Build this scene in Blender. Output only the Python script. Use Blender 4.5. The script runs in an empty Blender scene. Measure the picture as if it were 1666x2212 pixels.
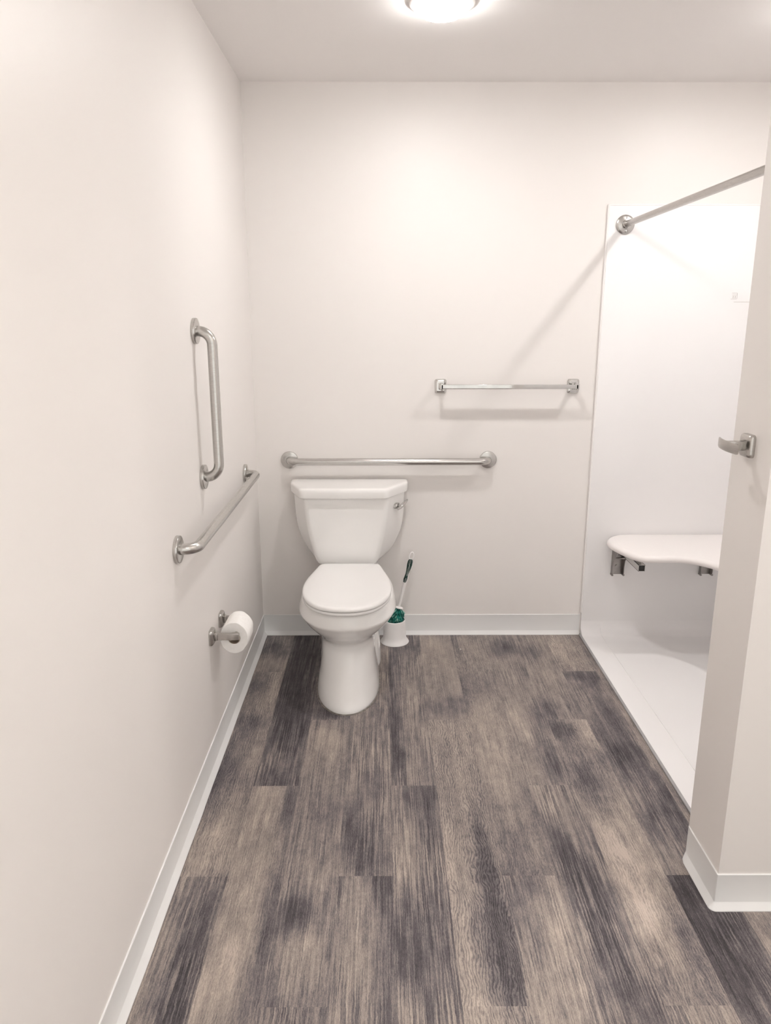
LAMP=109.; LAMP2=112.; LAMP3=95.; LAMP4=46.; WSTR=.98; WCOL=(1,.97,.92); EXPO=0.40
import bpy, bmesh, math, random
from mathutils import Vector, Matrix, Euler, noise
R = math.radians; PI = math.pi
SC = bpy.context.scene
COL = SC.collection
random.seed(7)

# ------------------------------------------------------------------ materials
def mat(name, base=(.8,.8,.8), rough=.5, metal=0., spec=.5, coat=0., coat_rough=.05, emit=None, estr=0.):
    m = bpy.data.materials.new(name); m.use_nodes = True
    b = m.node_tree.nodes['Principled BSDF']
    b.inputs['Base Color'].default_value = (*base, 1)
    b.inputs['Roughness'].default_value = rough
    b.inputs['Metallic'].default_value = metal
    b.inputs['Specular IOR Level'].default_value = spec
    b.inputs['Coat Weight'].default_value = coat
    b.inputs['Coat Roughness'].default_value = coat_rough
    if emit:
        b.inputs['Emission Color'].default_value = (*emit, 1)
        b.inputs['Emission Strength'].default_value = estr
    return m
def nd(m, t, **kw):
    n = m.node_tree.nodes.new(t)
    for k, v in kw.items(): setattr(n, k, v)
    return n
def lk(m, a, b): m.node_tree.links.new(a, b)
def bsdf(m): return m.node_tree.nodes['Principled BSDF']
def add_bump(m, scale, strength, dist=.001, detail=3, stretch=(1,1,1)):
    tc = nd(m, 'ShaderNodeTexCoord'); mp = nd(m, 'ShaderNodeMapping'); mp.inputs['Scale'].default_value = stretch
    n = nd(m, 'ShaderNodeTexNoise'); n.inputs['Scale'].default_value = scale; n.inputs['Detail'].default_value = detail
    bp = nd(m, 'ShaderNodeBump'); bp.inputs['Strength'].default_value = strength; bp.inputs['Distance'].default_value = dist
    lk(m, tc.outputs['Object'], mp.inputs['Vector']); lk(m, mp.outputs[0], n.inputs['Vector'])
    lk(m, n.outputs['Fac'], bp.inputs['Height']); lk(m, bp.outputs[0], bsdf(m).inputs['Normal'])
    return n
def vary(m, scale, c1, c2, stretch=(1,1,1), detail=3, lo=.35, hi=.65):
    tc = nd(m, 'ShaderNodeTexCoord'); mp = nd(m, 'ShaderNodeMapping'); mp.inputs['Scale'].default_value = stretch
    n = nd(m, 'ShaderNodeTexNoise'); n.inputs['Scale'].default_value = scale; n.inputs['Detail'].default_value = 0 if m.name in ('wall_paint','ceiling_paint','acrylic_panel') else detail
    rp = nd(m, 'ShaderNodeValToRGB'); rp.color_ramp.elements[0].position = lo; rp.color_ramp.elements[1].position = hi
    rp.color_ramp.elements[0].color = (*c1, 1); rp.color_ramp.elements[1].color = (*c2, 1)
    lk(m, tc.outputs['Object'], mp.inputs['Vector']); lk(m, mp.outputs[0], n.inputs['Vector'])
    lk(m, n.outputs['Fac'], rp.inputs['Fac']); lk(m, rp.outputs[0], bsdf(m).inputs['Base Color'])

M = {}
WALLC = (.825,.793,.770)
M['wall'] = mat('wall_paint', WALLC, .42, spec=.35)
vary(M['wall'], 2.2, (.822,.790,.766), (.829,.797,.774))
M['ceil'] = mat('ceiling_paint', (.90,.875,.86), .8, spec=.2); vary(M['ceil'], 1.5, (.897,.873,.857), (.903,.877,.863))
M['base'] = mat('cove_base_vinyl', (.81,.81,.805), .45, spec=.4); vary(M['base'], 3, (.805,.807,.80), (.815,.813,.81))
M['panel'] = mat('acrylic_panel', (.90,.888,.888), .16, spec=.4); vary(M['panel'], 1.2, (.897,.885,.885), (.903,.891,.891))
M['ceramic'] = mat('vitreous_china', (.89,.88,.865), .07, spec=.5, coat=.4); vary(M['ceramic'], 4, (.887,.877,.862), (.893,.883,.868))
M['plastic'] = mat('seat_plastic', (.88,.87,.86), .14, spec=.5); vary(M['plastic'], 5, (.877,.867,.857), (.883,.873,.863))
M['white'] = mat('white_plastic', (.86,.84,.83), .35); vary(M['white'], 9, (.855,.835,.825), (.865,.845,.835))
M['steel'] = mat('brushed_steel', (.62,.60,.575), .24, 1.0)
M['steel2'] = mat('satin_nickel', (.58,.55,.515), .24, 1.0)
for k in ('steel','steel2'):
    a = (.54,.53,.51) if k=='steel' else (.46,.44,.42); b = (.62,.605,.585) if k=='steel' else (.53,.51,.485)
    vary(M[k], 60, a, b, (1,1,14)); add_bump(M[k], 300, .08, .0003, stretch=(1,1,6))
M['zinc'] = mat('dull_zinc_plate', (.33,.31,.30), .38, 1.0); vary(M['zinc'], 30, (.30,.285,.275), (.37,.35,.335))
M['base_ring'] = mat('dark_grey_ring', (.20,.18,.16), .8); vary(M['base_ring'], 60, (.14,.125,.11), (.28,.25,.23))
M['chrome'] = mat('polished_chrome', (.72,.71,.69), .09, 1.0); vary(M['chrome'], 20, (.60,.595,.58), (.66,.65,.635))
M['dark'] = mat('hollow_shade', (.02,.02,.02), .6); vary(M['dark'], 20, (.018,.018,.018), (.025,.025,.025))  # near-black colour for shade in the tube ends and the tank gap
M['green'] = mat('green_bristle', (.0,.16,.13), .5); vary(M['green'], 60, (.0,.10,.085), (.015,.27,.21))
M['lgreen'] = mat('pale_green_bristle', (.35,.62,.52), .5); vary(M['lgreen'], 60, (.25,.55,.45), (.45,.68,.6))
M['grip'] = mat('dark_green_rubber', (.008,.035,.028), .5); vary(M['grip'], 60, (.006,.03,.024), (.012,.045,.036))
M['paper'] = mat('tissue_paper', (.90,.885,.865), .95, spec=.1); vary(M['paper'], 90, (.885,.87,.85), (.915,.90,.88)); add_bump(M['paper'], 500, .4, .0006)
M['card'] = mat('cardboard_core', (.42,.34,.27), .9); vary(M['card'], 50, (.38,.30,.24), (.46,.38,.30))
M['pad'] = mat('padded_vinyl', (.87,.835,.82), .38, spec=.4); vary(M['pad'], 6, (.867,.832,.817), (.873,.838,.823)); add_bump(M['pad'], 500, .1, .0004)
M['seal'] = mat('grey_sealant', (.36,.355,.36), .5); vary(M['seal'], 12, (.33,.325,.33), (.40,.395,.40))
M['line'] = mat('seam_grey', (.52,.50,.49), .5); vary(M['line'], 40, (.50,.48,.47), (.55,.53,.52))
M['lens'] = mat('lamp_lens', (.9,.9,.9), .4, emit=(1,.975,.955), estr=LAMP)
vary(M['lens'], 10, (.9,.9,.9), (.88,.88,.88))
M['lens2'] = mat('lamp_lens_shower', (.9,.9,.9), .4, emit=(1,.965,.94), estr=LAMP2); vary(M['lens2'], 10, (.9,.9,.9), (.88,.88,.88))
M['lens3'] = mat('entry_fill_lens', (.9,.9,.9), .4, emit=(1,.97,.93), estr=LAMP3); vary(M['lens3'], 10, (.9,.9,.9), (.88,.88,.88))
M['lens4'] = mat('fill_bar_lens', (.9,.9,.9), .4, emit=(1,.97,.93), estr=LAMP4); vary(M['lens4'], 10, (.9,.9,.9), (.88,.88,.88))
def hot_centre(m, strength):
    tc = nd(m, 'ShaderNodeTexCoord'); sp = nd(m, 'ShaderNodeVectorMath', operation='MULTIPLY'); sp.inputs[1].default_value = (1,1,0)
    ln = nd(m, 'ShaderNodeVectorMath', operation='LENGTH'); lk(m, tc.outputs['Object'], sp.inputs[0]); lk(m, sp.outputs[0], ln.inputs[0])
    mr = nd(m, 'ShaderNodeMapRange', interpolation_type='SMOOTHSTEP'); lk(m, ln.outputs['Value'], mr.inputs['Value'])
    mr.inputs['From Min'].default_value = .010; mr.inputs['From Max'].default_value = .034; mr.inputs['To Min'].default_value = strength*9.5; mr.inputs['To Max'].default_value = strength*.37
    lk(m, mr.outputs['Result'], bsdf(m).inputs['Emission Strength'])
hot_centre(M['lens'], LAMP); hot_centre(M['lens2'], LAMP2); hot_centre(M['lens3'], LAMP3)
M['trim'] = mat('lamp_trim', (.80,.77,.75), .5); vary(M['trim'], 10, (.79,.76,.74), (.81,.78,.76))
M['cap'] = mat('white_silicone', (.88,.86,.845), .5); vary(M['cap'], 10, (.875,.855,.84), (.885,.865,.85))

# ------------------------------------------------------------------ mesh helpers
def box(bm, c, s, bev=0., rot=None, seg=2):
    t = bmesh.new(); bmesh.ops.create_cube(t, size=1)
    for v in t.verts: v.co = Vector((v.co.x*s[0], v.co.y*s[1], v.co.z*s[2]))
    if bev: bmesh.ops.bevel(t, geom=t.edges[:], offset=bev, segments=seg, affect='EDGES', profile=.6)
    mt = Matrix.Translation(c) @ (rot.to_matrix().to_4x4() if rot else Matrix())
    t.transform(mt); merge(bm, t)
def merge(bm, t):
    me = bpy.data.meshes.new('t'); t.to_mesh(me); t.free(); bm.from_mesh(me); bpy.data.meshes.remove(me)
def rings(bm, rs, cap0=True, cap1=True, closed=False):
    V = [[bm.verts.new(p) for p in r] for r in rs]
    n = len(V[0]); L = len(V)
    for i in range(L if closed else L-1):
        a, b = V[i], V[(i+1) % L]
        for j in range(n):
            k = (j+1) % n
            bm.faces.new((a[j], a[k], b[k], b[j]))
    if not closed:
        if cap0: bm.faces.new(V[0][::-1])
        if cap1: bm.faces.new(V[-1])
def frame_along(pts):
    out = []; up = None
    for i, p in enumerate(pts):
        t = (pts[min(i+1, len(pts)-1)] - pts[max(i-1, 0)]).normalized()
        if up is None:
            up = Vector((0,0,1)) if abs(t.z) < .9 else Vector((0,1,0))
        n = (up - t*up.dot(t)).normalized(); up = n
        out.append((t, n, t.cross(n)))
    return out
def tube(bm, pts, r, n=24, sec=None):
    pts = [Vector(p) for p in pts]; fr = frame_along(pts); rs = []
    for i, (p, (t, a, b)) in enumerate(zip(pts, fr)):
        rr = r[i] if isinstance(r, (list, tuple)) else r
        rs.append([p + a*math.cos(2*PI*k/n)*rr + b*math.sin(2*PI*k/n)*rr for k in range(n)])
    rings(bm, rs)
def lathe(bm, prof, o, axis='Z', n=48, cap0=True, cap1=True):
    o = Vector(o); rs = []
    for r, h in prof:
        ring = []
        for k in range(n):
            a = 2*PI*k/n; u, v = r*math.cos(a), r*math.sin(a)
            ring.append(o + Vector({'Z': (u, v, h), 'Y': (u, -h, v), 'X': (h, u, v)}[axis]))   # 'Y' grows toward -Y
        rs.append(ring)
    rings(bm, rs, cap0, cap1)
def corner_path(ps, r, n=10):
    ps = [Vector(p) for p in ps]; out = [ps[0]]
    for i in range(1, len(ps)-1):
        a = (ps[i-1]-ps[i]).normalized(); b = (ps[i+1]-ps[i]).normalized()
        ang = a.angle(b); d = r/math.tan(ang/2)
        c = ps[i] + (a+b).normalized()*(r/math.sin(ang/2))
        s = ps[i]+a*d - c; e = ps[i]+b*d - c
        w = s.angle(e)
        for k in range(n+1):
            f = k/n
            out.append(c + (s*math.sin((1-f)*w) + e*math.sin(f*w))/math.sin(w))
    out.append(ps[-1])
    res = [out[0]]
    for p in out[1:]:
        if (p-res[-1]).length > 1e-5: res.append(p)
    return res
def interp(xs, ys, x):           # monotone-ish Catmull interpolation
    if x <= xs[0]: return ys[0]
    if x >= xs[-1]: return ys[-1]
    i = max(k for k in range(len(xs)-1) if xs[k] <= x)
    h = xs[i+1]-xs[i]; t = (x-xs[i])/h
    d = [(ys[k+1]-ys[k])/(xs[k+1]-xs[k]) for k in range(len(xs)-1)]
    def sl(k):
        if k == 0: return d[0]
        if k == len(xs)-1: return d[-1]
        a, b = d[k-1], d[k]
        return 0 if a*b <= 0 else 2*a*b/(a+b)
    m0, m1 = sl(i), sl(i+1)
    return (2*t**3-3*t*t+1)*ys[i] + (t**3-2*t*t+t)*h*m0 + (-2*t**3+3*t*t)*ys[i+1] + (t**3-t*t)*h*m1
def obj(name, bm, m, parent=None, smooth=35, kind=None, label=None, mod=None):
    bmesh.ops.remove_doubles(bm, verts=bm.verts[:], dist=1e-6)
    bmesh.ops.recalc_face_normals(bm, faces=bm.faces[:])
    me = bpy.data.meshes.new(name); bm.to_mesh(me); bm.free()
    for mm in (m if isinstance(m, list) else [m]): me.materials.append(mm)
    if smooth:
        for p in me.polygons: p.use_smooth = True
        me.set_sharp_from_angle(angle=R(smooth))
    o = bpy.data.objects.new(name, me); COL.objects.link(o)
    if parent:
        o.parent = parent
        bpy_off = parent_world(parent)
        o.location = -bpy_off
    if kind: o['kind'] = kind
    if label: o['label'] = label
    return o
def parent_world(p):
    v = Vector((0,0,0))
    while p is not None:
        v += Vector(p.location); p = p.parent
    return v
def thing(name, label, cat, loc=(0,0,0), group=None):
    o = bpy.data.objects.new(name, None); COL.objects.link(o); o.location = loc
    o.empty_display_size = .05
    o['label'] = label; o['category'] = cat
    if group: o['group'] = group
    return o
def nb(): return bmesh.new()

H = 2.434; XP = 1.544; XJ = 1.448; YJ1 = -1.578; YJ2 = -1.770; XR = 2.62; YB = -4.3

# ------------------------------------------------------------------ room shell
def wall(name, lo, hi, m=M['wall']):
    bm = nb(); c = [(a+b)/2 for a, b in zip(lo, hi)]; s = [b-a for a, b in zip(lo, hi)]
    box(bm, c, s); return obj(name, bm, m, smooth=0, kind='structure')
wall('wall_left', (-.12, YB, -.02), (0, .12, H+.02))
wall('wall_back', (0, 0, -.02), (XR+.12, .12, H+.02))
wall('wall_right', (XJ, YJ2, -.02), (XR, YJ1, H+.02))
wall('wall_shower', (XR, YB, -.02), (XR+.12, 0, H+.02))
wall('ceiling', (-.12, YB, H), (XR+.12, .12, H+.12), M['ceil'])

# floor: vinyl planks, one mesh; each plank has its own seed and its printed smoky patches; some also hold the toilet's shade
PW = .1515; PL = 1.245
floor_bm = nb()
lay = {k: floor_bm.verts.layers.float.new(k) for k in ('seed', 'tone', 'stripe', 'cath', 'edge')}
BLOBS=[(0.072,-0.174,0.05,0.06,-0.7),(0.174,-0.164,0.08,0.12,-0.5),(0.111,-0.334,0.06,0.05,0.5),(0.059,-0.531,0.05,0.06,-0.5),(0.129,-0.612,0.05,0.12,0.3),(0.081,-0.832,0.06,0.04,-0.6),(0.049,-1.081,0.05,0.15,-0.35),(0.007,-1.217,0.05,0.12,-0.4),(0.114,-1.082,0.06,0.1,0.3),(0.094,-1.452,0.05,0.12,0.35),(0.07,-1.592,0.06,0.12,0.45),(-0.01,-1.43,0.03,0.15,-0.4),(0.186,-0.613,0.1,0.25,-0.8),(0.249,-0.833,0.1,0.2,-0.7),(0.212,-1.082,0.05,0.08,0.25),(0.213,-1.205,0.12,0.05,-0.6),(0.223,-0.215,0.1,0.3,-0.6),(0.199,-1.317,0.06,0.1,0.6),(0.286,-1.364,0.025,0.08,-0.8),(0.219,-1.535,0.08,0.15,0.35),(0.287,-1.734,0.03,0.15,-0.6),(0.195,-1.828,0.06,0.2,0.5),(0.181,-2.031,0.07,0.15,0.5),(0.283,-1.942,0.04,0.1,-0.3),(0.386,-0.764,0.1,0.04,-0.8),(0.341,-0.652,0.06,0.1,-0.6),(0.365,-0.964,0.06,0.08,0.6),(0.335,-1.192,0.08,0.12,0.1),(0.397,-1.388,0.05,0.06,-0.35),(0.359,-1.593,0.08,0.1,0.35),(0.409,-1.555,0.04,0.05,-0.3),(0.354,-1.783,0.04,0.035,-0.9),(0.324,-1.829,0.04,0.03,-0.4),(0.394,-1.943,0.07,0.1,0.2),(0.343,-1.887,0.05,0.06,0.3),(0.372,-2.079,0.1,0.03,-0.3),(0.518,-1.025,0.05,0.15,0.1),(0.538,-1.245,0.05,0.1,-0.3),(0.485,-1.432,0.03,0.08,-0.6),(0.542,-1.454,0.04,0.05,-0.3),(0.557,-1.575,0.05,0.06,-0.5),(0.504,-1.575,0.04,0.05,-0.2),(0.508,-1.719,0.05,0.08,0.2),(0.57,-1.685,0.04,0.08,-0.7),(0.594,-1.903,0.03,0.2,-0.4),(0.503,-1.902,0.06,0.15,0.2),(0.541,-2.056,0.08,0.08,0.15),(0.616,-0.405,0.03,0.15,-0.7),(0.633,-1.084,0.03,0.12,-0.85),(0.698,-1.085,0.03,0.15,0.1),(0.719,-0.615,0.03,0.1,0.2),(0.749,-0.167,0.05,0.05,-0.4),(0.673,-0.167,0.04,0.05,-0.2),(0.62,-0.835,0.02,0.15,-0.7),(0.642,-1.366,0.06,0.08,-0.1),(0.726,-1.296,0.04,0.05,-0.6),(0.723,-1.455,0.04,0.08,-0.4),(0.637,-1.537,0.04,0.1,0.2),(0.648,-1.632,0.03,0.08,0.3),(0.665,-1.831,0.1,0.1,-0.4),(0.629,-1.874,0.05,0.05,0.15),(0.668,-2.008,0.06,0.1,-0.35),(0.633,-2.08,0.05,0.05,0.1),(0.829,-0.116,0.04,0.06,0.3),(0.923,-0.168,0.02,0.1,-0.4),(0.809,-0.406,0.06,0.06,0.15),(0.843,-0.711,0.08,0.06,-0.55),(0.909,-0.616,0.02,0.1,-0.4),(0.792,-0.902,0.05,0.06,0.35),(0.862,-0.902,0.05,0.1,0.1),(0.813,-1.246,0.07,0.15,0.15),(0.883,-1.412,0.02,0.12,-0.3),(0.759,-1.537,0.05,0.1,0.3),(0.876,-1.669,0.02,0.15,-0.8),(0.861,-1.633,0.03,0.1,-0.5),(0.792,-1.737,0.05,0.15,0.35),(0.845,-1.89,0.05,0.1,-0.7),(0.888,-1.904,0.03,0.15,-0.6),(0.779,-1.971,0.05,0.08,0.35),(0.85,-2.009,0.05,0.06,-0.4),(0.787,-2.081,0.07,0.04,0.4),(1.02,-0.169,0.06,0.08,0.35),(1.017,-0.362,0.06,0.05,0.2),(0.928,-0.617,0.02,0.05,-0.3),(0.974,-0.836,0.08,0.15,0.4),(0.98,-1.345,0.07,0.08,0.1),(1.055,-1.478,0.03,0.1,-0.25),(0.934,-1.538,0.06,0.08,-0.1),(0.957,-1.086,0.07,0.15,0.35),(0.939,-1.669,0.08,0.05,-0.35),(0.959,-1.77,0.08,0.1,0.0),(0.923,-1.832,0.05,0.1,-0.2),(0.967,-1.904,0.06,0.1,0.1),(0.97,-2.046,0.06,0.1,0.2),(1.118,-0.169,0.05,0.08,-0.6),(1.126,-0.452,0.04,0.05,0.3),(1.116,-0.837,0.04,0.12,0.35),(1.178,-0.837,0.04,0.1,-0.8),(1.184,-1.087,0.05,0.08,-0.8),(1.087,-0.998,0.03,0.05,-0.2),(1.113,-1.115,0.04,0.06,0.2),(1.092,-1.368,0.03,0.1,0.4),(1.101,-1.519,0.03,0.08,-0.7),(1.148,-1.436,0.05,0.1,0.1),(1.13,-1.67,0.04,0.12,-0.5),(1.135,-1.833,0.05,0.15,-0.5),(1.068,-1.77,0.05,0.1,0.1),(1.138,-2.011,0.06,0.12,-0.5),(1.066,-1.919,0.04,0.12,0.2),(1.198,-0.144,0.05,0.07,-0.6),(1.204,-0.408,0.05,0.06,-0.35),(1.236,-0.732,0.03,0.06,-0.6),(1.248,-0.538,0.04,0.05,0.0),(1.271,-0.22,0.05,0.04,-0.3),(1.246,-0.888,0.06,0.04,-0.7),(1.197,-1.029,0.02,0.12,0.4),(1.28,-1.029,0.07,0.08,-0.25),(1.253,-1.197,0.06,0.07,-0.6),(1.273,-1.346,0.05,0.06,-0.3),(1.216,-1.499,0.05,0.1,0.35),(1.27,-1.671,0.05,0.2,0.7),(1.258,-1.818,0.06,0.1,0.55),(1.268,-1.92,0.07,0.08,-0.25),(1.189,-1.919,0.03,0.1,0.3),(1.41,-0.171,0.07,0.1,0.35),(1.362,-0.092,0.06,0.03,0.2),(1.46,-0.318,0.05,0.03,0.2),(1.378,-0.445,0.1,0.035,-0.7),(1.474,-0.497,0.03,0.06,-0.7),(1.374,-0.658,0.06,0.06,-0.1),(1.346,-0.905,0.05,0.1,0.5),(1.397,-0.969,0.04,0.15,-0.35),(1.338,-1.224,0.05,0.1,0.2),(1.419,-1.088,0.03,0.12,-0.6),(1.353,-1.415,0.07,0.08,0.4),(1.333,-1.598,0.08,0.05,0.4),(1.447,-1.393,0.04,0.08,-0.4),(1.465,-0.733,0.04,0.08,-0.3),(1.47,-0.839,0.03,0.12,-0.5),(1.469,-1.06,0.04,0.12,-0.7),(1.532,-0.969,0.03,0.2,0.5),(1.511,-1.172,0.03,0.06,0.5),(1.551,-0.365,0.04,0.1,0.1),(1.514,-1.25,0.05,0.06,-0.6),(1.487,-1.437,0.08,0.1,-0.6),(1.413,-1.56,0.05,0.06,0.1),(1.396,-1.706,0.06,0.06,-0.7),(1.393,-1.834,0.06,0.15,-0.7),(1.39,-1.999,0.06,0.12,-0.8),(1.329,-1.819,0.03,0.06,-0.4),(1.48,-1.849,0.2,0.08,-0.5),(1.467,-1.974,0.1,0.1,-0.4),(0.138,-1.665,0.05,0.03,-0.3),(0.086,-1.766,0.06,0.06,-0.2),(0.113,-1.968,0.04,0.12,-0.8),(0.121,-1.813,0.04,0.08,-0.4),(0.047,-1.967,0.06,0.15,0.0),(0.065,-2.066,0.06,0.05,-0.3),(0.078,-1.683,0.02,0.03,-0.4)]
def plank_joints(k):
    base = {0: -.409, 1: -1.238, 2: -.817}[k % 3]
    ys = [base + PL*i for i in (2, 1, 0, -1, -2, -3, -4)]
    return [y for y in ys if YB < y < 0]
STY = {(5,1): (0,.9), (0,1): (.35,.6), (9,0): (.2,.8), (6,0): (.3,.5), (6,1): (.15,.35), (1,1): (.25,.3), (2,1): (.55,.1), (3,1): (.9,.05), (3,2): (.9,.05),
       (4,1): (1,0), (4,0): (1,0), (1,0): (.9,0), (0,2): (.9,.1), (2,0): (.5,.1), (7,0): (.6,.2), (7,1): (.9,.1), (8,1): (.3,.5), (8,0): (.6,.1),
       (9,2): (.9,0), (9,1): (.6,.2), (10,0): (.3,.3), (10,1): (.7,0), (5,0): (.3,.2), (6,2): (.8,.2), (5,2): (.2,.8), (0,0): (.5,.1)}
for k in range(-1, 18):
    ys = [0.1] + plank_joints(k) + [YB]
    for j in range(len(ys)-1):
        y1, y0 = ys[j], ys[j+1]; x0, x1 = k*PW, (k+1)*PW
        if x0 > XR: continue
        rnd = random.Random(k*131+j*17); seed = rnd.uniform(0, 50)
        st = STY.get((k, j), (rnd.uniform(.3,1), rnd.uniform(0,.4)))
        bl = [b for b in BLOBS if int(b[0]//PW) == k and y0-.03 < b[1] < y1+.03]
        nx, ny = 18, max(2, int((y1-y0)/.016)); pb = rnd.uniform(-.12, .12)
        g = []
        for a in range(nx+1):
            row = []
            for b in range(ny+1):
                x = x0+(x1-x0)*a/nx; y = y0+(y1-y0)*b/ny
                t = pb
                for (bx, by, rx, ry, s) in bl:
                    dx, dy = (x-bx)/(rx*1.05), (y-by)/(ry*1.35)
                    wob = .9*noise.noise((x*55+seed, y*7, 2)) + .5*noise.noise((x*14+seed, y*16, 8))
                    e = math.exp(-max(0, dx*dx+dy*dy+wob)**1.25); t += s*e*.9
                t += .30*noise.noise((x*12+seed, y*3, 0)) + .30*noise.noise((x*45+seed, y*6, 5)) + .14*noise.noise((x*60+seed, y*30, 9))
                v = floor_bm.verts.new((x, y, 0))
                v[lay['seed']] = seed; v[lay['tone']] = t if t > -.6 else -.6-.45*(1-math.exp((t+.6)*1.6)); v[lay['stripe']] = st[0]; v[lay['cath']] = st[1]
                d = min(a, nx-a)/nx
                v[lay['edge']] = 0 if (b == 0 or b == ny or a == 0 or a == nx) else 1
                row.append(v)
            g.append(row)
        for a in range(nx):
            for b in range(ny):
                floor_bm.faces.new((g[a][b], g[a+1][b], g[a+1][b+1], g[a][b+1]))
me = bpy.data.meshes.new('floor'); floor_bm.to_mesh(me); floor_bm.free()
fl = bpy.data.objects.new('floor', me); COL.objects.link(fl); fl['kind'] = 'structure'

fm = mat('vinyl_planks', (.2,.18,.17), .45, spec=.3); M['floor'] = fm
def at(n): a = nd(fm, 'ShaderNodeAttribute'); a.attribute_name = n; return a.outputs['Fac']
def mth(op, a, b=None, c=None, clamp=False):
    n = nd(fm, 'ShaderNodeMath', operation=op, use_clamp=clamp)
    for i, v in enumerate((a, b, c)):
        if v is None: continue
        if isinstance(v, (int, float)): n.inputs[i].default_value = v
        else: lk(fm, v, n.inputs[i])
    return n.outputs[0]
tc = nd(fm, 'ShaderNodeTexCoord'); sx = nd(fm, 'ShaderNodeSeparateXYZ'); lk(fm, tc.outputs['Object'], sx.inputs[0])
X, Y = sx.outputs['X'], sx.outputs['Y']; S = at('seed')
def vec(x, y, z):
    n = nd(fm, 'ShaderNodeCombineXYZ')
    for i, v in enumerate((x, y, z)):
        if isinstance(v, (int, float)): n.inputs[i].default_value = v
        else: lk(fm, v, n.inputs[i])
    return n.outputs[0]
def nz(v, scale=1, detail=2, rough=.5, dist=0):
    n = nd(fm, 'ShaderNodeTexNoise'); n.inputs['Scale'].default_value = scale; n.inputs['Detail'].default_value = detail
    n.inputs['Roughness'].default_value = rough; n.inputs['Distortion'].default_value = dist; lk(fm, v, n.inputs['Vector']); return n.outputs['Fac']
# straight saw-cut streaks
def off(v, k): return mth('MULTIPLY', mth('SUBTRACT', v, .5), k)
wobx = mth('ADD', off(nz(vec(mth('MULTIPLY', X, 60), mth('MULTIPLY', Y, 30), S)), .0055), off(nz(vec(mth('MULTIPLY', X, 90), mth('MULTIPLY', Y, 170), S)), .0022))
Xw = mth('ADD', X, wobx)
def crisp(v, lo, hi):
    n = nd(fm, 'ShaderNodeMapRange', interpolation_type='SMOOTHSTEP'); lk(fm, v, n.inputs['Value'])
    n.inputs['From Min'].default_value = lo; n.inputs['From Max'].default_value = hi; n.inputs['To Min'].default_value = -1; n.inputs['To Max'].default_value = 1
    return n.outputs['Result']
streak = crisp(nz(vec(mth('MULTIPLY', Xw, 230), mth('MULTIPLY', Y, 5), S), 1, 1, .5), .36, .66)
streak2 = crisp(nz(vec(mth('MULTIPLY', Xw, 420), mth('MULTIPLY', Y, 11), S), 1, 1, .5), .36, .66)
# cathedral figure
bend = mth('MULTIPLY', off(nz(vec(mth('MULTIPLY', X, 15), mth('MULTIPLY', Y, 6), S), 1, 3, .55), 1), 48)
ph = mth('ADD', mth('MULTIPLY', Xw, 900), mth('MULTIPLY', bend, 1.25))
cath = mth('MULTIPLY', crisp(mth('ADD', mth('SINE', ph), off(nz(vec(mth('MULTIPLY', X, 150), mth('MULTIPLY', Y, 60), S), 1, 2), 3.5)), -1.1, .6), .8)
# fine pores and the embossed cross texture
fine = crisp(nz(vec(mth('MULTIPLY', Xw, 620), mth('MULTIPLY', Y, 95), S), 1, 1, .6), .33, .67)
micro = crisp(nz(vec(mth('MULTIPLY', X, 760), mth('MULTIPLY', Y, 420), S), 1, 1), .3, .7)
patch = crisp(nz(vec(mth('MULTIPLY', X, 13), mth('MULTIPLY', Y, 4.5), mth('ADD', S, 7)), 1, 2), .38, .62)   # where the streaks show and where they fade
stw = mth('MULTIPLY', at('stripe'), mth('MULTIPLY_ADD', patch, .35, .75))
grain = mth('ADD', mth('ADD', mth('MULTIPLY', streak, mth('MULTIPLY_ADD', stw, 1.0, .08)), mth('ADD', mth('MULTIPLY', streak2, .28), mth('MULTIPLY', cath, at('cath')))), mth('ADD', mth('MULTIPLY', fine, .42), mth('MULTIPLY', micro, .38)))
tone = mth('ADD', mth('MULTIPLY', at('tone'), .40), .565)
tone = mth('ADD', tone, mth('MULTIPLY', mth('SUBTRACT', nz(vec(mth('MULTIPLY', X, 40), mth('MULTIPLY', Y, 22), S), 1, 3), .5), .30))
tone = mth('ADD', tone, mth('MULTIPLY', grain, .165), clamp=True)
rp = nd(fm, 'ShaderNodeValToRGB'); lk(fm, tone, rp.inputs['Fac'])
cr = rp.color_ramp
cr.elements[0].position = 0; cr.elements[0].color = (.030,.026,.029, 1)
cr.elements[1].position = 1; cr.elements[1].color = (.52,.44,.385, 1)
for p, c in ((.22, (.072,.062,.068)), (.42, (.142,.125,.130)), (.6, (.250,.214,.198)), (.8, (.372,.316,.278))):
    e = cr.elements.new(p); e.color = (*c, 1)
lk(fm, rp.outputs[0], bsdf(fm).inputs['Base Color'])
bp = nd(fm, 'ShaderNodeBump'); bp.inputs['Strength'].default_value = .35; bp.inputs['Distance'].default_value = .0006
lk(fm, grain, bp.inputs['Height']); lk(fm, bp.outputs[0], bsdf(fm).inputs['Normal'])
me.materials.append(fm)

# cove baseboards: profile (distance from wall, height)
BH = .1016
PROF = [(.0,BH), (.0032,BH-.0006), (.0038,BH-.0018), (.0034,BH-.004), (.0030,.0190), (.0038,.0165), (.0170,.0035), (.0180,.0018), (.0180,.0)]
def baseboard(name, path, nrm):     # path: floor points on the wall face; nrm: outward direction at each point
    bm = nb(); rs = []
    for (x, y), (nx, ny) in zip(path, nrm):
        rs.append([Vector((x+nx*d, y+ny*d, z)) for d, z in PROF] + [Vector((x, y, 0))])
    rings(bm, rs); return obj(name, bm, M['base'], smooth=28, kind='structure')
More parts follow.
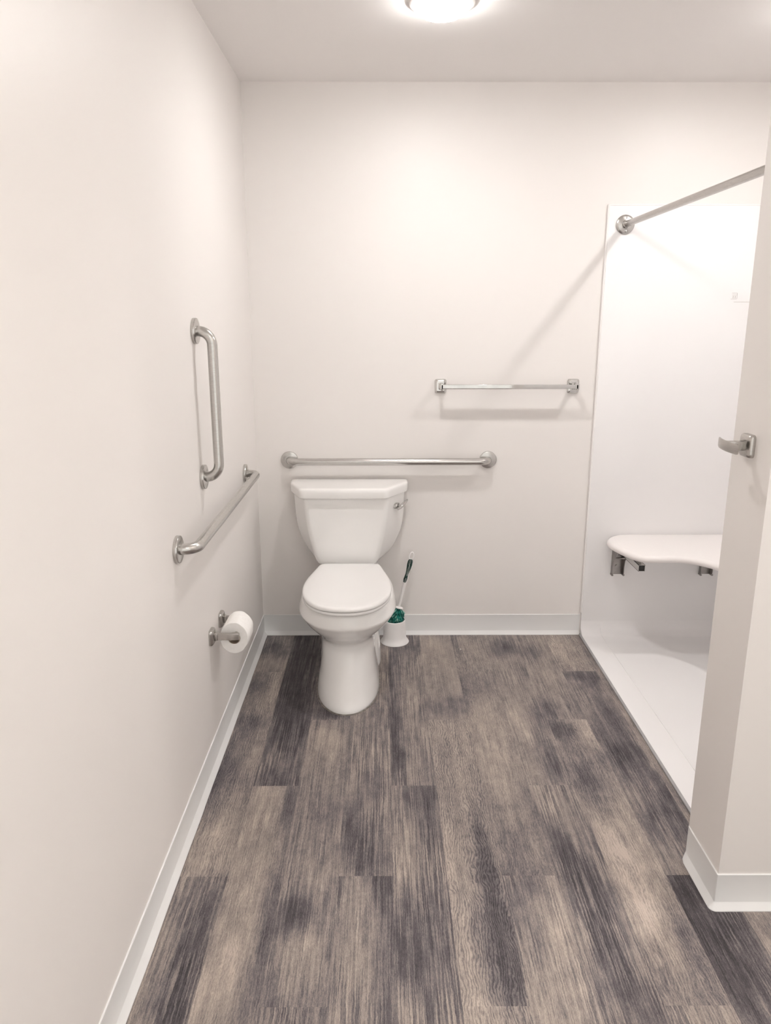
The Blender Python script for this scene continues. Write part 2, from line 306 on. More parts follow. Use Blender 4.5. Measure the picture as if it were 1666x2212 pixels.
# left run with a slight ripple at its toe, as vinyl cove has
P = []; N = []
for i in range(60):
    y = YB + (0-YB)*i/59; P.append((0, y)); s = 1+.10*noise.noise((y*6, 0, 0)); N.append((s if i < 59 else 1, 0 if i < 59 else -1))
baseboard('baseboard_left', P, N)
baseboard('baseboard_back', [(0, 0), (XP-.004, 0)], [(1, -1), (0, -1)])
rr = .006
P = [(XJ, YJ1), (XJ, YJ1-.012), (XJ, YJ1-.03), (XJ, YJ2+.01)]; N = [(-.3, 0), (-.75, 0), (-1, 0), (-1, 0)]
for k in range(1, 7):
    a = PI + (PI/2)*k/7; N.append((math.cos(a), math.sin(a))); P.append((XJ, YJ2))
P += [(XJ+.01, YJ2), (XR, YJ2)]; N += [(0, -1), (0, -1)]
baseboard('baseboard_right', P, N)

# sealant strip along the shower threshold
bm = nb(); box(bm, (XP-.003, (YJ1)/2-.006, .003), (.011, abs(YJ1)-.03, .006), .002)
obj('trim_1', bm, M['seal'], kind='structure')

# ------------------------------------------------------------------ shower surround
t = thing('shower_surround', 'white acrylic shower surround with low pan, right of the plank floor', 'shower', (XP, -.8, .0))
PT = 1.962
bm = nb()
# pan with a coved rise into the back panel
ys = [YJ1+.001]; zs = [.006]
prof = [(YJ1+.002, .007), (-.9, .005), (-.12, .006)]
for k in range(1, 9):
    a = PI/2*k/9; prof.append((-.0678 + .060*math.sin(a), .006 + .060*(1-math.cos(a))))
prof.append((-.0078, .066)); prof.append((-.0078, .0705))
prof2 = prof + [(-.001, .0705), (-.001, .001), (YJ1+.002, .001)]
rs = []
for x, dz in ((XP+.002, -.003), (XP+.010, 0), (1.6385, 0), (1.6392, -.0022), (1.6408, -.0022), (1.6415, -.0004), (2.3, -.005), (XR-.002, -.004)):
    rs.append([Vector((x, y, max(.001, z+(dz if z < .05 and z > .002 else 0)))) for y, z in prof2])
rings(bm, rs); obj('shower_pan', bm, M['panel'], t, smooth=45)
bm = nb(); box(bm, ((XP+XR)/2, -.0046, (.070+PT)/2), (XR-XP-.004, .0072, PT-.070), .0008)
obj('back_panel', bm, M['panel'], t)
bm = nb(); box(bm, (XR-.005, YJ1/2, (.02+PT)/2), (.008, abs(YJ1)-.03, PT-.03), .0015); obj('side_panel', bm, M['panel'], t)
bm = nb(); box(bm, ((XP+XR)/2+.003, YJ1+.005, (.02+PT)/2), (XR-XP-.03, .008, PT-.03), .0015); obj('end_panel', bm, M['panel'], t)
bm = nb(); tube(bm, [(XP+.0005, -.0060, .112), (XP+.0005, -.0060, PT+.0005)], .0048, 12)
tube(bm, [(XP+.001, -.0055, PT), (XR-.01, -.0055, PT)], .0042, 12); obj('caulk_bead', bm, M['cap'], t)
bm = nb()                       # faint moulded mark and ledge line on the panel
box(bm, (2.20, -.0083, 1.5645), (.16, .0012, .0016))
box(bm, (2.12, -.0083, 1.602), (.022, .0012, .0014)); box(bm, (2.12, -.0083, 1.594), (.020, .0012, .0012)); box(bm, (2.118, -.0083, 1.577), (.026, .0012, .0014)); box(bm, (2.132, -.0083, 1.59), (.0014, .0012, .024))
for dx in (-.005, .004):
    for dz in (.588, .5825): box(bm, (2.12+dx, -.0083, 1+dz), (.0045, .0012, .0032))
obj('moulded_mark', bm, M['line'], t)

# ------------------------------------------------------------------ toilet
TX = .436
t = thing('toilet', 'white two-piece toilet with closed lid standing on the dark plank floor', 'toilet', (TX, -.45, 0))
def egg(yf, yb, ym, w, nf=2.0, nbk=2.8, n=72, cx=TX):
    out = []
    for k in range(n):
        a = 2*PI*k/n; c, s = math.cos(a), math.sin(a)
        e = nf if s < 0 else nbk
        x = w*math.copysign(abs(c)**(2/e), c)
        y = math.copysign(abs(s)**(2/e), s)
        y = ym + (y*(ym-yf) if s < 0 else y*(yb-ym))
        out.append((cx+x, y))
    return out
# columns: z, front y, widest y, half width, back y
BT = [(.000,-.776,-.52,.1275,-.22), (.004,-.783,-.52,.130,-.22), (.014,-.781,-.52,.1295,-.22), (.05,-.760,-.52,.1245,-.22), (.10,-.728,-.50,.1165,-.22), (.16,-.692,-.49,.1115,-.22), (.215,-.672,-.48,.1115,-.22),
      (.240,-.674,-.48,.1165,-.22), (.262,-.694,-.48,.133,-.22), (.285,-.722,-.48,.155,-.22), (.31,-.747,-.49,.176,-.215), (.334,-.766,-.49,.1925,-.215),
      (.345,-.775,-.49,.1985,-.215), (.350,-.7775,-.49,.2000,-.212), (.355,-.7775,-.49,.1995,-.21), (.375,-.774,-.49,.195,-.21), (.395,-.769,-.49,.189,-.21), (.407,-.762,-.49,.182,-.214), (.410,-.755,-.49,.170,-.222)]
zs = [b[0] for b in BT]
def bv(i, z): return interp(zs, [b[i] for b in BT], z)
bm = nb(); rs = []
zl = sorted(set(zs + [i*.01 for i in range(42) if i*.01 < .410]))
for z in zl:
    rs.append([Vector((x, y, z)) for x, y in egg(bv(1,z), bv(4,z), bv(2,z), bv(3,z), 2.05, 3.0)])
rings(bm, rs)
# rear foot with the trapway shoulder and the tank deck
rs = []
for z, yf, w in ((0,-.43,.136), (.01,-.435,.137), (.05,-.42,.134), (.12,-.40,.128), (.17,-.385,.116), (.20,-.37,.09)):
    rs.append([Vector((x, y, z)) for x, y in egg(yf, -.10, -.26, w, 2.6, 3.2)])
rings(bm, rs)
rs = []
for z, yf, yb, w in ((.10,-.34,-.10,.09), (.28,-.34,-.07,.10), (.36,-.34,-.045,.118), (.405,-.34,-.035,.128), (.413,-.338,-.038,.125)):
    rs.append([Vector((x, y, z)) for x, y in egg(yf, yb, -.2, w, 4, 4)])
rings(bm, rs)
obj('bowl', bm, M['ceramic'], t, smooth=60)
bm = nb(); rs = []
for z, g in ((0, .004), (.0022, .0035), (.003, .001)):
    rs.append([Vector((x, y, z)) for x, y in egg(-.783-g, -.22, -.52, .130+g, 2.05, 3.0)])
rings(bm, rs); obj('base_line', bm, M['base_ring'], t)  # thin dark grey-brown ring around the toilet foot
# seat and lid from a hand-shaped outline
OUT = [(0,-.787),(.053,-.780),(.104,-.752),(.144,-.700),(.169,-.635),(.179,-.56),(.178,-.49),(.169,-.42),(.154,-.35),(.141,-.29),(.134,-.263),(.123,-.248),(.10,-.242),(.05,-.2405),(0,-.240)]
def outline(n=96):
    xs = list(range(len(OUT))); pts = []
    m = n//2
    for k in range(m+1):
        u = k/m*(len(OUT)-1)
        i = min(int(u), len(OUT)-2); f = u-i
        p = [Vector(OUT[max(i-1,0)]+(0,)) if i > 0 else Vector((-OUT[1][0], OUT[1][1], 0)), Vector(OUT[i]+(0,)), Vector(OUT[i+1]+(0,)), Vector(OUT[i+2]+(0,)) if i+2 < len(OUT) else Vector((-OUT[-2][0], OUT[-2][1], 0))]
        q = .5*((2*p[1]) + (p[2]-p[0])*f + (2*p[0]-5*p[1]+4*p[2]-p[3])*f*f + (3*p[1]-p[0]-3*p[2]+p[3])*f**3)
        pts.append((q.x, q.y))
    return pts + [(-x, y) for x, y in pts[-2:0:-1]]
OL = outline()
def plate(bm, prof, cy=-.50):     # prof: (inset, z) from the bottom up
    rs = []
    for d, z, in prof:
        r = []
        for x, y in OL:
            v = Vector((x, y-cy, 0)); L = v.length
            r.append(Vector((TX, cy, 0)) + v*((L-d)/L) + Vector((0,0,z)))
        rs.append(r)
    rings(bm, rs)
bm = nb(); plate(bm, [(.012,.4105), (.006,.411), (.002,.414), (.001,.418), (.003,.423), (.010,.4250)]); obj('seat', bm, M['plastic'], t, smooth=50)
LD = [(.012,.4262), (.004,.4270), (.0,.4290), (-.001,.4345), (.001,.4395), (.004,.4425), (.009,.4445), (.016,.4455), (.04,.4462), (.09,.4472), (.14,.4478)]
bm = nb(); plate(bm, LD); obj('lid', bm, M['plastic'], t, smooth=50)
for sx_ in (-.068, .068):
    bm = nb(); box(bm, (TX+sx_, -.228, .420), (.045, .030, .020), .006, seg=3); obj('hinge', bm, M['plastic'], t)
# tank: chamfered (half octagon) plan
TC = .428
def tank_ring(z, bw, fw, yf, yb=-.022, ys=-.075, rc=.018, cx=TC, n=6, fs=0):
    pts = [(bw, yb), (bw, ys), (fw+fs, yf), (-fw+fs, yf), (-bw, ys), (-bw, yb)]
    out = []; m = len(pts)
    for i in range(m):
        p = Vector(pts[i]+(0,)); a = (Vector(pts[i-1]+(0,))-p); b = (Vector(pts[(i+1) % m]+(0,))-p)
        r = min(rc, a.length*.45, b.length*.45)
        if i in (0, 5): r = .006
        s = p+a.normalized()*r; e = p+b.normalized()*r
        for k in range(n+1):
            f = k/n; q = s*(1-f)**2 + p*2*f*(1-f) + e*f*f
            out.append(Vector((cx+q.x, q.y, z)))
    return out
TT = [(.420,.118,.108,-.195), (.423,.138,.120,-.203), (.433,.163,.130,-.208), (.453,.188,.137,-.211), (.49,.212,.146,-.213), (.52,.225,.152,-.214), (.55,.236,.159,-.215), (.60,.246,.168,-.217), (.66,.251,.176,-.219), (.70,.253,.181,-.220), (.748,.255,.186,-.221)]
tz = [a[0] for a in TT]
bm = nb(); rs = []
for z in sorted(set(tz+[.43,.445,.47,.51,.525,.56,.58,.62,.64,.68,.72])):
    rs.append(tank_ring(z, *[interp(tz, [a[i] for a in TT], z) for i in (1,2,3)], fs=-.008))
rings(bm, rs); obj('tank', bm, M['ceramic'], t, smooth=60)
bm = nb()
rs = []
for z, d in ((.734,.004), (.7355,.001), (.739,0), (.762,-.0005), (.770,.0), (.775,.0025), (.7775,.007), (.7785,.015), (.779,.03)):
    rs.append(tank_ring(z, .268-d, .190-d*.6, -.238+d, -.016-d*.3, -.078, .024, fs=-.018))
rings(bm, rs); obj('tank_lid', bm, M['ceramic'], t, smooth=60)
# dark block stands in for shade in the gap between bowl and tank
bm = nb(); box(bm, (TC, -.12, .413), (.16, .12, .016), .003); obj('tank_gap_shade', bm, M['dark'], t)
# flush lever on the right chamfered face
lv = Vector((TC+.216, -.152, .684)); fn = Vector((.145, -.076, 0)).normalized(); tn = Vector((.076, .145, 0)).normalized()   # face normal / along face
fn = Vector((.88,-.47,0)).normalized(); tn = Vector((.47,.88,0)).normalized()
bm = nb()
rs = []
for d, r in ((-.006,.022), (.006,.022), (.009,.0195), (.011,.013)):
    rs.append([lv+fn*d + tn*(r*1.0*math.cos(2*PI*k/24)) + Vector((0,0,r*.62*math.sin(2*PI*k/24))) for k in range(24)])
rings(bm, rs)
tube(bm, [lv+fn*.006, lv+fn*.020], .006, 12)
sd = -1
pts = [lv+fn*.018-tn*.026+Vector((0,0,-.010)), lv+fn*.021-tn*.012+Vector((0,0,-.005)), lv+fn*.024+Vector((0,0,.001)), lv+fn*.028+tn*.018+Vector((0,0,.010)), lv+fn*.031+tn*.034+Vector((0,0,.019)), lv+fn*.032+tn*.044+Vector((0,0,.023))]
tube(bm, pts, [.004,.0075,.009,.008,.006,.003], 12)
obj('flush_lever', bm, M['chrome'], t, label='chrome flush lever')

# ------------------------------------------------------------------ grab bars
def flange(bm, c, axis, r=.0395, sgn=1):
    lathe(bm, [(.0005, 0), (r-.0005, 0), (r, .001), (r, .0095), (r-.0008, .011), (r-.004, .0122), (.022, .0135), (.019,.0138), (.0005,.0138)], c, axis, 56)
def grab_bar(label, a, b, out, axis, flat):
    a, b, out = Vector(a), Vector(b), Vector(out)
    t = thing('grab_bar', label, 'grab bar', (a+b)/2)
    bm = nb(); d = (b-a).normalized()
    pts = corner_path([a+out*.004, a+out*.055, b+out*.055, b+out*.004], .042, 14)
    # a few intermediate points on the long run
    tube(bm, pts, .0159, 32); obj('bar', bm, M['steel'], t)
    for p in (a, b):
        bm = nb(); flange(bm, p, axis); obj('flange', bm, M['steel'], t)
    return t
grab_bar('long horizontal stainless steel grab bar on the back wall above the toilet tank', (.1524,0,.8651), (1.0664,0,.8651), (0,-1,0), 'Y', 0)
grab_bar('horizontal stainless steel grab bar along the left wall above the toilet paper', (0,-.319,.8651), (0,-1.3934,.8651), (1,0,0), 'X', 0)
grab_bar('short vertical stainless steel grab bar on the left wall', (0,-1.0396,1.4572), (0,-1.0396,1.000), (1,0,0), 'X', 0)

# ------------------------------------------------------------------ towel bar
t = thing('towel_bar', 'square chrome towel bar mounted on the back wall beside the shower', 'towel bar', (1.14, 0, 1.204))
for x in (.842, 1.439):
    bm = nb()
    rs = []
    for d, hx, hz in ((0,.0265,.0325), (.004,.0265,.0325), (.008,.0235,.0295), (.0105,.0215,.0275), (.012,.016,.021)):
        ring = []
        for k in range(40):
            a = 2*PI*k/40; c, s = math.cos(a), math.sin(a)
            ring.append(Vector((x+hx*math.copysign(abs(c)**.28, c), -d, 1.200+hz*math.copysign(abs(s)**.28, s))))
        rs.append(ring)
    rings(bm, rs)
    box(bm, (x, -.022, 1.202), (.021, .024, .030), .0035); box(bm, (x, -.058, 1.203), (.0135, .062, .027), .003)
    obj('post', bm, M['chrome'], t)
bm = nb(); box(bm, (1.1405, -.080, 1.204), (.602, .018, .0185), .0012); obj('bar', bm, M['chrome'], t)

# ------------------------------------------------------------------ shower rod
t = thing('shower_rod', 'straight brushed steel shower curtain rod running out from the back wall', 'shower rod', (1.618, -.79, 1.883))
bm = nb(); tube(bm, [(1.618, -.012, 1.883), (1.618, YJ1+.010, 1.883)], .0127, 32); obj('rod', bm, M['steel2'], t)
fo = bpy.data.objects
for y, sg in ((-.0085, 1), (YJ1+.0095, -1)):
    bm = nb(); P_ = [(.0005,0), (.0385,0), (.040,.002), (.0395,.005), (.036,.0085), (.030,.0105), (.022,.012), (.017,.014), (.0155,.028), (.013,.029), (.0128,.0295)]
    lathe(bm, [(r, h*sg) for r, h in P_], (1.618, y, 1.883), 'Y', 56)
    f = obj('flange', bm, M['steel'], t)
    for dz in (-.027, .027):
        bm = nb(); lathe(bm, [(.0005,.010*sg), (.0052,.0102*sg), (.0052,.0115*sg), (.0035,.0132*sg), (.0005,.0138*sg)], (1.618+.002, y, 1.883+dz), 'Y', 20)
        obj('screw', bm, M['steel'], f)

# ------------------------------------------------------------------ folding shower seat
t = thing('shower_bench', 'white padded fold-down bench bracketed to the shower wall', 'shower bench', (2.05, 0, .45))
SO = [(1.725,-.011),(1.665,-.030),(1.625,-.075),(1.609,-.125),(1.612,-.175),(1.626,-.225),(1.645,-.275),(1.668,-.320),(1.705,-.350),(1.76,-.356),(1.82,-.354),(1.865,-.358),(1.905,-.378),(1.945,-.418),(1.985,-.475),(2.03,-.520),(2.10,-.545),(2.20,-.55),(2.32,-.55),(2.40,-.54),(2.43,-.50),(2.437,-.42),(2.438,-.30),(2.436,-.12),(2.42,-.035),(2.38,-.014),(2.2,-.011),(2.0,-.011),(1.85,-.011)]
def catloop(P, m=6):
    out = []; n = len(P)
    for i in range(n):
        p = [Vector((*P[(i+j-1) % n], 0)) for j in range(4)]
        for k in range(m):
            f = k/m
            q = .5*((2*p[1]) + (p[2]-p[0])*f + (2*p[0]-5*p[1]+4*p[2]-p[3])*f*f + (3*p[1]-p[0]-3*p[2]+p[3])*f**3)
            out.append(q)
    return out
SL = catloop(SO); nS = len(SL)
def inset_loop(L, d):
    out = []
    for i in range(len(L)):
        tg = (L[(i+2) % len(L)] - L[i-2]).normalized(); nn = Vector((-tg.y, tg.x, 0))
        out.append(L[i] + nn*d)
    return out
bm = nb(); rs = []
for d, z in ((.020,.474), (.010,.4755), (.003,.480), (0,.487), (.002,.495), (.007,.501), (.014,.5045), (.024,.506)):
    rs.append([Vector((p.x, min(p.y, -.0095), z + .006*(1-min(1, abs(p.y)/.35)) )) for p in inset_loop(SL, d)])
rings(bm, rs); obj('cushion', bm, M['pad'], t, smooth=50)
for x in (1.700, 2.122):
    bm = nb()
    # pressed steel channel: back web against the wall, two side cheeks narrowing downwards with rounded feet
    box(bm, (x, -.0105, .390), (.052, .003, .160), .001)
    for s in (-1, 1):
        xx = x+s*.0265
        for q0, q1 in ((0, 1),):
            pr = [(-.0095,.474), (-.110,.474), (-.100,.445), (-.062,.41), (-.042,.385), (-.034,.35), (-.034,.325), (-.028,.310), (-.018,.308), (-.0095,.314)]
            rings(bm, [[Vector((xx-.0015, y, z)) for y, z in pr], [Vector((xx+.0015, y, z)) for y, z in pr]])
        tube(bm, [(xx, -.012, .312), (xx, -.034, .312)], .005, 12)
    tube(bm, [(x-.028, -.045, .400), (x+.028, -.045, .400)], .005, 12)
    tube(bm, [(x-.004, -.010, .352), (x-.004, -.016, .352)], .006, 12)
    obj('bracket', bm, M['zinc'], t)
    # square seat-frame tube, open end to the front
    bm = nb(); xf = x+.012
    for (cx_, cz_, w_, h_) in ((xf-.0135,.4385,.002,.029), (xf+.0135,.4385,.002,.029), (xf,.452,.029,.002), (xf,.425,.029,.002)):
        box(bm, (cx_, -.165, cz_), (w_, .28, h_))
    box(bm, (xf, -.20, .4635), (.024, .12, .023))
    fr = obj('frame_tube', bm, M['steel'], t)
    bm = nb(); box(bm, (xf, -.300, .4385), (.0225, .004, .0225)); obj('end_shade', bm, M['dark'], fr, label='painted shade in the open tube end')  # dark plate stands in for the shade inside the open tube

# ------------------------------------------------------------------ toilet paper
t = thing('toilet_paper_holder', 'two-post satin nickel toilet paper holder on the left wall', 'toilet paper holder', (0, -.992, .458))
YA, YC = -1.069, -.915
for y in (YA, YC):
    bm = nb(); rs = []
    for d, h in ((0,.0265), (.007,.0265), (.011,.0245), (.014,.0205), (.0155,.015)):
        ring = []
        for k in range(40):
            a = 2*PI*k/40; c, s = math.cos(a), math.sin(a)
            ring.append(Vector((d, y+h*math.copysign(abs(c)**.3, c), .458+h*math.copysign(abs(s)**.3, s))))
        rs.append(ring)
    rings(bm, rs); box(bm, (.020, y, .458), (.012, .017, .027), .004)
    f = obj('mounting_plate', bm, M['steel2'], t)
    bm = nb(); box(bm, (.058, y, .458), (.078, .0125, .0230), .0012); obj('arm', bm, M['steel2'], t)
bm = nb(); tube(bm, [(.083, YA, .458), (.083, YC, .458)], .0085, 24); obj('roller', bm, M['steel2'], t)
RX, RZ, RR, CR = .0745, .4420, .0560, .0215; RXS = .845
roll = thing('toilet_paper_roll', 'full white roll of toilet paper on the wall holder', 'toilet paper', (RX, -.992, RZ))
bm = nb()
def annulus(bm, y0, y1, ro, ri, wob=0, n=96, b=.0015):
    prof = [(ri,y0), (ro-b,y0), (ro,y0+b), (ro,y1-b), (ro-b,y1), (ri,y1)]
    rs = []
    for k in range(n):
        a = 2*PI*k/n; w = 1 + wob*noise.noise((math.cos(a)*2.2, math.sin(a)*2.2, 3))
        rs.append([Vector((RX+math.cos(a)*r*(w*RXS if r > ri else 1), y, RZ+math.sin(a)*r*(w if r > ri else 1))) for r, y in prof])
    V = [[bm.verts.new(p) for p in r] for r in rs]
    for k in range(n):
        A, B = V[k], V[(k+1) % n]
        for j in range(6): bm.faces.new((A[j], A[(j+1) % 6], B[(j+1) % 6], B[j]))
annulus(bm, -1.047, -.940, RR, CR, .035)
# the loose end of the sheet on the right side
rs = []
for k in range(9):
    a = R(-8 - 4*k); r = RR*1.012 + .0012*k/8
    rs.append((a, r))
pts = [(RX+math.cos(a)*r*RXS, RZ+math.sin(a)*r) for a, r in rs] + [(RX+math.cos(R(-46))*(RR+.004)*RXS, RZ+math.sin(R(-46))*(RR+.004)-.003)]
for i in range(len(pts)-1):
    (x0, z0), (x1, z1) = pts[i], pts[i+1]
    seg = 12
    for j in range(seg):
        ya = -1.047 + .107*j/seg; yb = -1.047 + .107*(j+1)/seg
        off = (lambda y: .003*noise.noise((y*60, 1, 1)) if i == len(pts)-2 else 0)
        bm.faces.new([bm.verts.new(p) for p in ((x0,ya,z0), (x0,yb,z0), (x1+off(yb),yb,z1+off(yb)), (x1+off(ya),ya,z1+off(ya)))])
obj('paper', bm, M['paper'], roll, smooth=40)
bm = nb(); annulus(bm, -1.0465, -.9405, CR+.0004, CR-.001, 0, 64, .0002); obj('core', bm, M['card'], roll, label='brown cardboard core')

# ------------------------------------------------------------------ toilet brush in its holder
HX, HY = .637, -.0905
t = thing('brush_holder', 'flared white plastic toilet brush holder on the floor beside the toilet', 'brush holder', (HX, HY, 0))
bm = nb()
po = [(.0665,0), (.0680,.0025), (.0668,.005), (.063,.011), (.0570,.020), (.0540,.035), (.0520,.06), (.0508,.09), (.0502,.108), (.0497,.111), (.0475,.1125), (.0462,.110), (.0462,.02), (.0005,.018)]
lathe(bm, po, (HX, HY, 0), 'Z', 64); obj('cup', bm, M['white'], t)
br = thing('toilet_brush', 'green-bristled toilet brush with a white handle, leaning in its holder', 'toilet brush', (HX, HY, .05))
b0 = Vector((.635, -.087, .070)); b1 = Vector((.7190, -.045, .428)); ax = (b1-b0).normalized()
sxv = Vector((1,0,0)); sxv = (sxv-ax*sxv.dot(ax)).normalized(); syv = ax.cross(sxv)
L = (b1-b0).length
def along(f, dx=0, dy=0): return b0+ax*(L*f)+sxv*dx+syv*dy
bm = nb()
fs = [.0,.26,.27,.40,.50,.58,.64,.68,.72,.76,.80,.85,.90,.925]
ws = [.005,.005,.0052,.0056,.0068,.0085,.0105,.0105,.0078,.0078,.0095,.0110,.0098,.007]
rs = []
for f, w in zip(fs, ws):
    rs.append([along(f, w*math.cos(2*PI*k/20), .8*w*math.sin(2*PI*k/20)) for k in range(20)])
rings(bm, rs)
# hanging loop
lp = [along(.905+.052*(1-math.cos(a)), .0095*math.sin(a)) for a in [2*PI*k/24 for k in range(24)]]
rs = []
for k in range(24):
    p = lp[k]; tg = (lp[(k+1) % 24]-lp[k-1]).normalized(); n1 = syv; n2 = tg.cross(n1).normalized()
    rs.append([p+n1*.0045*math.cos(2*PI*j/10)+n2*.0036*math.sin(2*PI*j/10) for j in range(10)])
rings(bm, rs, closed=True)
# disc above the bristles
rs = []
for f, w in ((.262,.003), (.264,.019), (.270,.020), (.276,.0185), (.285,.006), (.30,.0048)):
    rs.append([along(f, w*math.cos(2*PI*k/28), w*math.sin(2*PI*k/28)) for k in range(28)])
rings(bm, rs)
obj('handle', bm, M['white'], br)
bm = nb(); rs = []
for f, w, off in ((.60,.002,-.003), (.615,.007,-.0025), (.65,.0095,-.002), (.68,.0085,-.0015), (.72,.0066,-.001), (.76,.0078,0), (.80,.0102,.001), (.85,.0122,.0012), (.89,.0115,.001), (.915,.008,.001), (.925,.002,.001)):
    rs.append([along(f, off+w*math.cos(2*PI*k/20), -.0020+.0098*min(1, w/.008)*math.sin(2*PI*k/20)) for k in range(20)])
rings(bm, rs); g = obj('grip', bm, M['grip'], br, label='dark green rubber grip')
bm = nb()
for i in range(14):
    f = .775+.0105*i; w = .0118+.0016*math.sin(PI*i/13)
    p = along(f, w+.001, -.002); box(bm, p, (.0062, .006, .0020), .0005, rot=Euler((0, .25, 0)))
obj('grip_rib', bm, M['white'], g)
bm = nb()
for f, l, o_ in ((.775,.026,.0005), (.63,.014,-.002), (.89,.016,-.001)):
    lo_ = []
    for k in range(24):
        a = 2*PI*k/24; lo_.append((f + l/L*math.cos(a), o_+.0028*math.sin(a)))
    rs = []
    for (ff, dx) in lo_:
        c = along(ff, dx, -.0125); rs.append([c+ax*.0009*math.cos(2*PI*j/6)+sxv*.0009*math.cos(2*PI*j/6)*.5+syv*.0009*math.sin(2*PI*j/6) for j in range(6)])
    rings(bm, rs, closed=True)
obj('grip_inlay', bm, M['white'], g)
def bristles(name, m, cnt, seed, rad, kind='stuff'):
    bm = nb(); rg = random.Random(seed)
    for i in range(cnt):
        f = .03+.23*rg.random(); a = rg.uniform(0, 2*PI); rr_ = rad*(.82+.25*rg.random())*(1 if f < .2 else .9)
        rr_ = min(rr_, .0415 if f < .14 else .05)
        p0 = along(f); d = sxv*math.cos(a)+syv*math.sin(a)
        p1 = along(f-.01)+d*rr_*.55; p2 = along(f-.035-.02*rg.random())+d*rr_
        tube(bm, [p0, p1, p2], [.0010,.0013,.0014], 5)
    return obj(name, bm, m, br, smooth=0, kind=kind)
bristles('bristles', M['green'], 700, 3, .036)
bristles('tip_bristles', M['lgreen'], 130, 5, .0365)

# ------------------------------------------------------------------ robe hook on the partition end
t = thing('robe_hook', 'small satin nickel robe hook on the end of the right partition wall', 'hook', (XJ, -1.663, 1.2))
HYc, HZ = -1.663, 1.2025
bm = nb(); rs = []
for d, h in ((0,.0275), (.007,.0275), (.0115,.0258), (.015,.021), (.0165,.0155)):
    ring = []
    for k in range(40):
        a = 2*PI*k/40; c, s = math.cos(a), math.sin(a)
        ring.append(Vector((XJ-d, HYc+h*math.copysign(abs(c)**.3, c), HZ+h*math.copysign(abs(s)**.3, s))))
    rs.append(ring)
rings(bm, rs); obj('mounting_plate', bm, M['steel2'], t)
bm = nb(); box(bm, (XJ-.034, HYc, HZ), (.042, .0155, .022), .002); obj('post', bm, M['steel2'], t)
bm = nb(); rs = []
for i in range(19):
    s_ = -1+2*i/18; y = HYc-.001+s_*.051; x = XJ-.0585+.0075*abs(s_)**2
    nx = Vector((1, -.0075*2*abs(s_)*math.copysign(1, s_)/.048, 0)).normalized()
    hh = .0125*(1 if abs(s_) < .95 else .86)
    ring = []
    for k in range(16):
        a = 2*PI*k/16; c, q = math.cos(a), math.sin(a)
        ring.append(Vector((x, y, HZ+.0015*s_)) + nx*(.002*math.copysign(abs(c)**.5, c)) + Vector((0, 0, hh*math.copysign(abs(q)**.5, q))))
    rs.append(ring)
rings(bm, rs); obj('curved_blade', bm, M['steel2'], t)

# ------------------------------------------------------------------ ceiling lights
def disc_light(label, x, y, m):
    t = thing('ceiling_light', label, 'ceiling light', (x, y, H))
    bm = nb(); lathe(bm, [(.0005,-.0005), (.101,-.0005), (.103,-.004), (.101,-.009), (.092,-.0135), (.082,-.0155), (.080,-.0140), (.0005,-.0140)], (x, y, H), 'Z', 72)
    obj('trim_ring', bm, M['trim'], t)
    bm = nb(); lathe(bm, [(.0795,-.0142), (.0785,-.022), (.074,-.030), (.060,-.038), (.040,-.043), (.020,-.0455), (.0005,-.046)], (0, 0, 0), 'Z', 72)
    o = obj('lens', bm, m, t); o.location = (0, 0, 0)
disc_light('round flush ceiling light with a glowing lens above the toilet', .765, -.805, M['lens'])
disc_light('round flush ceiling light glowing inside the shower', 2.0, -.80, M['lens2'])
if LAMP3:  # extra ceiling lamp behind the camera, added to raise the fill
    disc_light('round ceiling light added out of view over the entry side as fill', 1.15, -3.3, M['lens3'])

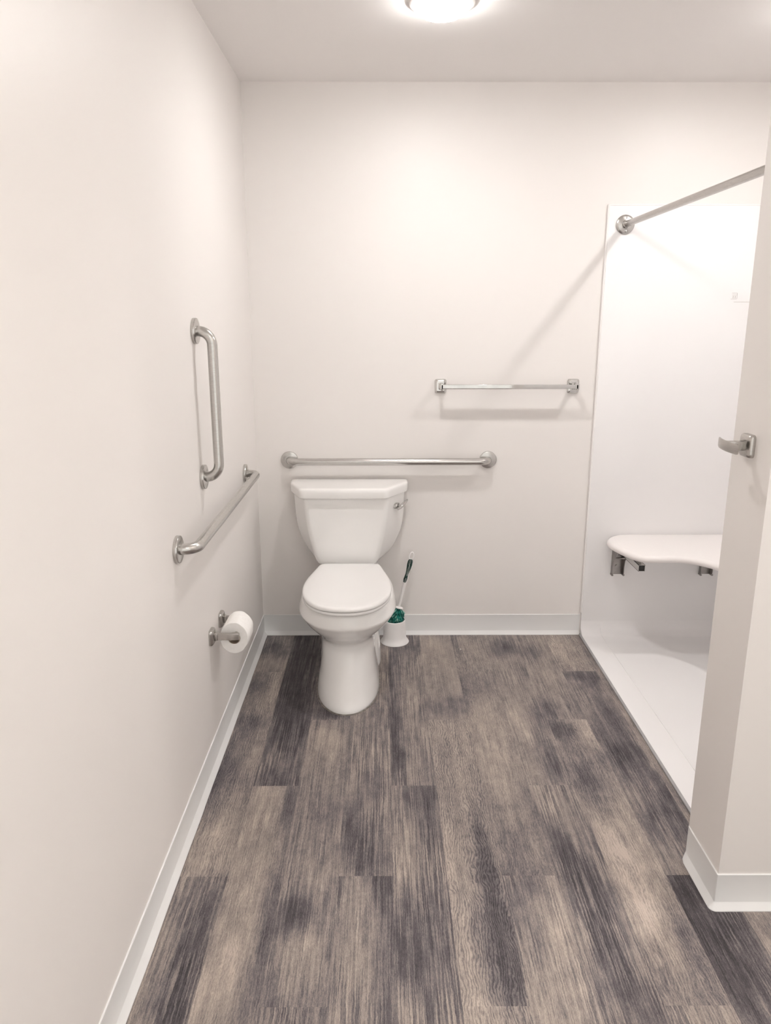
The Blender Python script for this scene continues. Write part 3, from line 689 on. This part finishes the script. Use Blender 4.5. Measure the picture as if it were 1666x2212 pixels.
if LAMP4:  # added light bar, out of view, brightens the left wall
    VX, VY, VZ = 2.15, YJ2, 2.02
    t = thing('added_light_bar', 'unseen light bar added on the partition front to fill the left wall', 'added light', (VX, VY, VZ))
    bm = nb(); box(bm, (VX, VY-.012, VZ), (.56, .022, .11), .004); obj('back_plate', bm, M['steel2'], t)
    bm = nb(); tube(bm, [(VX-.27, VY-.085, VZ), (VX+.27, VY-.085, VZ)], .040, 32); obj('lens', bm, M['lens4'], t)
    for x in (VX-.2, VX+.2):
        bm = nb(); tube(bm, [(x, VY-.02, VZ), (x, VY-.05, VZ)], .012, 12); obj('bracket', bm, M['steel2'], t)
# small scrap on the floor
bm = nb(); bmesh.ops.create_icosphere(bm, subdivisions=2, radius=1)
for v in bm.verts:
    v.co = Vector((v.co.x*.0042, v.co.y*.0024, v.co.z*.0013)) * (1+.5*noise.noise(v.co*1.7)) + Vector((.943, -.183, .0015))
o = obj('paper_scrap', bm, M['paper'], smooth=0); o['label'] = 'tiny white paper scrap on the plank floor near the back wall'; o['category'] = 'scrap'

# ------------------------------------------------------------------ world, camera, view
w = bpy.data.worlds.new('room_beyond'); SC.world = w; w.use_nodes = True
bg = w.node_tree.nodes['Background']; bg.inputs[0].default_value = (*WCOL, 1); bg.inputs[1].default_value = WSTR
cam = bpy.data.cameras.new('camera'); co = bpy.data.objects.new('camera', cam); COL.objects.link(co)
cam.sensor_fit = 'HORIZONTAL'; cam.sensor_width = 36; cam.lens = 1622.79*36/1666
cam.clip_start = .05; cam.clip_end = 50
pitch, yaw, roll_ = .250936, .0040043, -.0005693
cp, sp, cy_, sy_ = math.cos(pitch), math.sin(pitch), math.cos(yaw), math.sin(yaw)
f_ = Vector((sy_*cp, cy_*cp, -sp)); r_ = Vector((cy_, -sy_, 0)); u_ = r_.cross(f_)
c, s = math.cos(roll_), math.sin(roll_)
r2 = r_*c+u_*s; u2 = -r_*s+u_*c
mt = Matrix((r2, u2, -f_)).transposed().to_4x4(); mt.translation = Vector((.58042, -3.41683, 1.49143))
co.matrix_world = mt; SC.camera = co
SC.view_settings.view_transform = 'Standard'; SC.view_settings.look = 'None'; SC.view_settings.gamma = 1; SC.view_settings.use_curve_mapping = False
SC.view_settings.exposure = EXPO
cy = SC.cycles
cy.max_bounces = 7; cy.diffuse_bounces = 6; cy.glossy_bounces = 3; cy.transmission_bounces = 2; cy.use_adaptive_sampling = True; cy.adaptive_threshold = .1; cy.adaptive_min_samples = 24; cy.use_light_tree = False; cy.use_denoising = True
cy.sample_clamp_indirect = 6; cy.blur_glossy = .6
